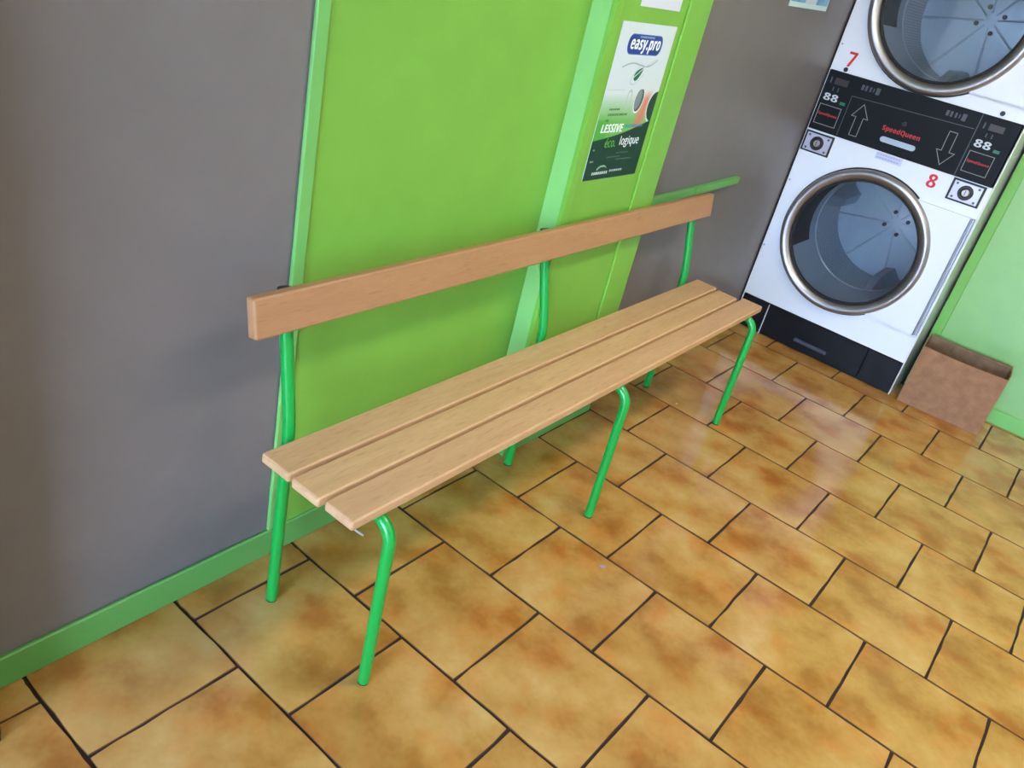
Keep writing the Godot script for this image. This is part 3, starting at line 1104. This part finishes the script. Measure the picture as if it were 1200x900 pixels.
func poster_image() -> Image:
	var w := 290
	var h := 420
	var im := Image.create(w, h, false, Image.FORMAT_RGB8)
	var white := Color(0.78, 0.83, 0.85)
	var dark := Color(0.075, 0.225, 0.185)
	for y in h:
		for x in w:
			var u := (x + 0.5) / w
			var v := (y + 0.5) / h
			var c := white
			# photograph in the middle: pale at the left top, green at the foot, red drum at the right
			if v > 0.405:
				var g := clampf((v - 0.43) / 0.19, 0.0, 1.0)
				c = white.lerp(Color(0.36, 0.66, 0.28), g * clampf(1.05 - u * 0.35, 0.0, 1.0))
				var red := clampf(1.0 - absf(u - 0.80 + (v - 0.5) * 0.35) / 0.14, 0.0, 1.0) * clampf((v - 0.405) / 0.07, 0.0, 1.0)
				c = c.lerp(Color(0.83, 0.42, 0.36), red * 0.9)
				# drum at the right edge
				var e2 := Vector2((u - 0.99) / 0.150, (v - 0.520) / 0.115).length()
				if e2 < 1.0:
					c = Color(0.80, 0.82, 0.80) if e2 > 0.86 else Color(0.10, 0.26, 0.20)
				# open machine door
				var e1 := Vector2((u - 0.655 + (v - 0.47) * 0.12) / 0.088, (v - 0.475) / 0.088).length()
				if e1 < 1.0:
					c = Color(0.87, 0.88, 0.87)
					if e1 < 0.86: c = Color(0.30, 0.36, 0.33)
					if Vector2((u - 0.635 + (v - 0.47) * 0.12) / 0.058, (v - 0.470) / 0.066).length() < 1.0:
						c = Color(0.47, 0.52, 0.54)
				var e0 := Vector2((u - 0.455) / 0.045, (v - 0.465) / 0.062).length()
				if e0 < 1.0 and e0 > 0.72:
					c = Color(0.66, 0.72, 0.70)
			# dark lower field with a slanting top edge
			var edge := 0.735 - u * 0.125 + 0.02 * sin(u * 3.0)
			if v > edge:
				c = dark
			elif u < 0.20 and v > 0.60:
				c = c.lerp(Color(0.25, 0.60, 0.20), 0.5)
			# blue lozenge
			var q := Vector2(absf(u - 0.485) * w - 0.315 * w + 22.0, absf(v - 0.128) * h - 0.062 * h + 22.0)
			var dd := Vector2(maxf(q.x, 0), maxf(q.y, 0)).length() - 22.0
			if dd < 0.0:
				c = Color(0.13, 0.24, 0.55) if dd < -2.5 else Color(0.25, 0.36, 0.64)
			# leaf and its grey sweeping lines
			var lx := (u - 0.50) * w
			var ly := (v - 0.297) * h
			if v > 0.2 and v < 0.40:
				var a := lx * 0.80 - ly * 0.60
				var b := lx * 0.60 + ly * 0.80
				if Vector2(a / 25.0, (b - 4.0) / (11.5 - a * 0.22)).length() < 1.0 and absf(b - 2.0 - a * 0.10) > 1.6:
					c = Color(0.08, 0.38, 0.28)
				var ring := Vector2(a / 40.0, (b - 5.0) / 19.0).length()
				if absf(ring - 1.0) < 0.055 and a < 22.0:
					c = Color(0.66, 0.74, 0.76)
				var sweep := (u - 0.18) / 0.62
				if sweep > 0.0 and sweep < 1.0:
					var yy := 0.268 - 0.022 * sin(sweep * 6.0) - 0.055 * sweep * sweep
					if absf(v - yy) < 0.0042:
						c = Color(0.55, 0.62, 0.66)
				if sweep > 0.65 and sweep < 1.0 and absf(v - (0.265 - 0.16 * (sweep - 0.65))) < 0.0036:
					c = Color(0.68, 0.75, 0.78)
			# lines of small print, too small to read
			for l in SMALL_PRINT:
				if absf(v - l[2]) < l[3] and u > l[0] and u < l[1]:
					var k := sin((u - l[0]) * l[4]) + 0.6 * sin((u - l[0]) * l[4] * 2.3 + l[2] * 40.0)
					if k > -0.7:
						c = c.lerp(l[5], 0.85)
			# small pale arc at the foot
			var f := Vector2((u - 0.30) / 0.095, (v - 0.938) / 0.034).length()
			if f < 1.0 and v < 0.936 and Vector2((u - 0.315) / 0.095, (v - 0.950) / 0.034).length() > 1.0:
				c = Color(0.55, 0.68, 0.58)
			im.set_pixel(x, y, c)
	return im

func blue_notice_image() -> Image:
	var im := Image.create(210, 148, false, Image.FORMAT_RGB8)
	var n := FastNoiseLite.new()
	n.seed = 5
	n.frequency = 0.025
	for y in 148:
		for x in 210:
			var k := 0.5 + 0.5 * n.get_noise_2d(x, y)
			var c := Color(0.28, 0.52, 0.72).lerp(Color(0.66, 0.80, 0.92), k)
			if x > 78 and x < 140:
				c = Color(0.80, 0.83, 0.90)
				if Vector2(x - 109, y - 118).length() < 10.0:
					c = Color(0.42, 0.45, 0.55)
			if x < 5 or x > 204 or y > 138 or y < 6:
				c = Color(0.80, 0.90, 0.91)
			im.set_pixel(x, y, c)
	return im

func make_wall_things() -> void:
	var z := 0.0745
	var p := sheet("poster", 0.292, 0.422, printed(poster_image()), Vector3(1.321, 0.916, z), "tall detergent poster with blue logo and dark green foot on the green column", "poster")
	var wt := flat_mat(Color(0.92, 0.95, 0.96), 0.5)
	var gt := flat_mat(Color(0.36, 0.66, 0.20), 0.5)
	var H := 0.422
	var W := 0.292
	var at := func(u: float, v: float) -> Transform3D: return Transform3D(Basis.IDENTITY, Vector3((u - 0.5) * W, (1.0 - v) * H, 0.0016))
	text_mesh("lettering", "easy.pro", 0.036, wt, p, at.call(0.490, 0.140), 0.158, true, false, 0.12)
	text_mesh("lettering", "LESSIVE", 0.0235, wt, p, at.call(0.295, 0.655), 0.112, true, false, 0.15)
	text_mesh("lettering", "\u00e9co.", 0.026, gt, p, at.call(0.335, 0.752), 0.056, false)
	text_mesh("lettering", "logique", 0.033, wt, p, at.call(0.690, 0.752), 0.106, false)
	var wh := Image.create(16, 16, false, Image.FORMAT_RGB8)
	wh.fill(Color(0.80, 0.82, 0.87))
	sheet("paper_notice", 0.215, 0.297, printed(wh), Vector3(1.345, 1.377, z), "plain white paper notice above the detergent poster", "notice")
	var bn := sheet("wall_notice", 0.400, 0.283, printed(blue_notice_image()), Vector3(2.600, 1.447, 0.0005), "blue printed notice with white border on grey wall near the dryer", "notice")
	bn.rotation_degrees.z = 1.0
	# short green rail, in two lengths
	var r := thing("wall_rail", "short green wooden rail on grey wall behind the bench end", "rail", Vector3(1.640, 0.752, 0.0))
	r.rotation_degrees.z = 1.7
	for s in [[0.0, 0.448, 0.020], [0.450, 0.835, 0.022]]:
		var st := mb()
		bx(st, Vector3(s[0], 0.0, 0.0), Vector3(s[1], 0.028, s[2]), 0.002)
		obj("rail_length", st, M.rail_green, r)

# ------------------------------------------------------------------ cardboard box
func warp_panel(st: SurfaceTool, o: Vector3, u: Vector3, v: Vector3, t: Vector3, bulge: float, sag: float) -> void:
	# bent cardboard panel: o corner, u along, v up, t thickness (towards the inside)
	var nu := 8
	var nv := 5
	var pos := func(i: int, j: int, k: int) -> Vector3:
		var a := float(i) / nu
		var b := float(j) / nv
		var off := sin(a * PI) * b * bulge
		return o + u * a + v * b - t.normalized() * off + Vector3(0, -sin(a * PI) * sag * b, 0) + t * float(k)
	for i in nu:
		for j in nv:
			quad(st, pos.call(i, j, 0), pos.call(i + 1, j, 0), pos.call(i + 1, j + 1, 0), pos.call(i, j + 1, 0), -t)
			quad(st, pos.call(i, j, 1), pos.call(i + 1, j, 1), pos.call(i + 1, j + 1, 1), pos.call(i, j + 1, 1), t)
		quad(st, pos.call(i, nv, 0), pos.call(i + 1, nv, 0), pos.call(i + 1, nv, 1), pos.call(i, nv, 1), Vector3.UP)
	for j in nv:
		for i in [0, nu]:
			quad(st, pos.call(i, j, 0), pos.call(i, j + 1, 0), pos.call(i, j + 1, 1), pos.call(i, j, 1), -u if i == 0 else u)

func make_cardboard_box() -> void:
	var b := thing("cardboard_box", "open brown cardboard box on the floor beside the dryer", "box", Vector3(3.078, 0, 1.044))
	b.rotation_degrees.y = 4.0
	var D := 0.195
	var hw := 0.178
	var H := 0.282
	var t := 0.005
	var st := mb()
	warp_panel(st, Vector3(0, 0.002, -hw), Vector3(0, 0, 2 * hw), Vector3(0, H, 0), Vector3(t, 0, 0), 0.006, 0.003)
	obj("front_panel", st, M.card, b)
	st = mb()
	warp_panel(st, Vector3(D, 0.002, -hw), Vector3(0, 0, 2 * hw), Vector3(0, H + 0.004, 0), Vector3(-t, 0, 0), 0.002, 0.002)
	obj("back_panel", st, M.card_in, b)
	for s in [-1.0, 1.0]:
		st = mb()
		warp_panel(st, Vector3(0.004, 0.002, s * hw), Vector3(D - 0.008, 0, 0), Vector3(0, H, 0), Vector3(0, 0, -s * t), 0.004, 0.002)
		obj("side_panel", st, M.card, b)
	st = mb()
	bx(st, Vector3(0.004, 0.0, -hw + 0.004), Vector3(D - 0.004, 0.005, hw - 0.004))
	obj("bottom_panel", st, M.card_in, b)
	# flap folded down inside the back
	st = mb()
	bx(st, Vector3(D - 0.013, 0.150, -hw + 0.105), Vector3(D - 0.009, H - 0.006, hw - 0.010), 0.001)
	obj("folded_flap", st, M.card_in, b)

# ------------------------------------------------------------------ small things
func make_small_things() -> void:
	# dark upright at left edge: foot shows, unseen height added to shade the wall
	var s := thing("shade_upright", "narrow black upright at the left edge, made tall to shade the grey wall", "shade_upright", Vector3(-0.602, 0, 0.074))
	var st := mb()
	bx(st, Vector3(-0.183, 0.0, -0.060), Vector3(0.183, 1.86, 0.050), 0.003)
	obj("body", st, M.black_plastic, s)
	st = mb()
	bx(st, Vector3(-0.181, 0.03, 0.051), Vector3(0.181, 1.855, 0.058), 0.002)
	var dr := obj("door", st, M.black_plastic, s)
	st = mb()
	tube(st, [Vector3(-0.150, 0.90, 0.058), Vector3(-0.150, 0.90, 0.075), Vector3(-0.150, 1.02, 0.075), Vector3(-0.150, 1.02, 0.058)], 0.005, 10)
	obj("handle", st, M.aluminium, dr)
	# little bits of litter on the tiles
	var litter := [["paper_scrap", Vector3(0.494, 0.0, 0.085), 0.034, 0.006, "thin whitish paper scrap on the floor under the bench's near end", 95.0, Color(0.86, 0.84, 0.82)],
		["paper_scrap", Vector3(2.014, 0.0, 0.262), 0.010, 0.008, "tiny pale paper crumb on the floor under the bench's far end", 10.0, Color(0.80, 0.72, 0.64)],
		["foil_scrap", Vector3(0.946, 0.0, 0.598), 0.016, 0.010, "tiny lilac foil scrap on a tile in front of the bench", -30.0, Color(0.58, 0.50, 0.62)],
		["paper_scrap", Vector3(1.108, 0.0, 0.050), 0.018, 0.012, "small white paper scrap beside the bench's middle rear leg", 20.0, Color(0.84, 0.84, 0.80)]]
	for l in litter:
		st = mb()
		var w: float = l[2] * 0.5
		var d: float = l[3] * 0.5
		# a slightly creased scrap
		var h := 0.0006
		var q := [Vector3(-w, h, -d), Vector3(0, h + 0.0016, -d * 1.2), Vector3(w, h, -d * 0.7), Vector3(w * 0.9, h, d), Vector3(0, h + 0.0018, d * 0.8), Vector3(-w * 0.9, h, d)]
		quad(st, q[0], q[1], q[4], q[5], Vector3.UP)
		quad(st, q[1], q[2], q[3], q[4], Vector3.UP)
		for i in 6:
			var e: Vector3 = q[i]
			var g: Vector3 = q[(i + 1) % 6]
			quad(st, e, g, Vector3(g.x, 0.0, g.z), Vector3(e.x, 0.0, e.z), Vector3((e.x + g.x), 0, (e.z + g.z)))
		var o := obj(l[0], st, flat_mat(l[6], 0.6))
		o.position = l[1]
		o.rotation_degrees.y = l[5]
		tag(o, l[4], "litter")

# ------------------------------------------------------------------ ceiling lamps
func make_lamps() -> void:
	for i in TUBES.size():
		var t: Array = TUBES[i]
		var l := thing("ceiling_lamp", ["fluorescent ceiling lamp above the bench", "fluorescent ceiling lamp over the middle of the room"][i], "lamp", Vector3(t[0], CEIL, t[1]), "ceiling lamps")
		var st := mb()
		bx(st, Vector3(-0.77, -0.03, -0.16), Vector3(0.77, 0.0, 0.16), 0.004)
		obj("housing", st, M.enamel, l)
		st = mb()
		bx(st, Vector3(-0.75, -0.075, -0.145), Vector3(0.75, -0.028, 0.145), 0.012)
		obj("lamp_diffuser", st, M.bulb, l)
		var a := AreaLight3D.new()
		a.area_size = Vector2(1.48, 0.28)
		a.light_energy = TUBE_ENERGY * t[2]
		a.light_color = Color(1.0, 0.97, 0.92)
		a.area_range = 12.0
		a.area_attenuation = 2.0
		a.shadow_enabled = true
		a.name = "lamp_glow"
		l.add_child(a)
		a.position = Vector3(0, -0.085, 0)
		a.rotation_degrees.x = -90.0
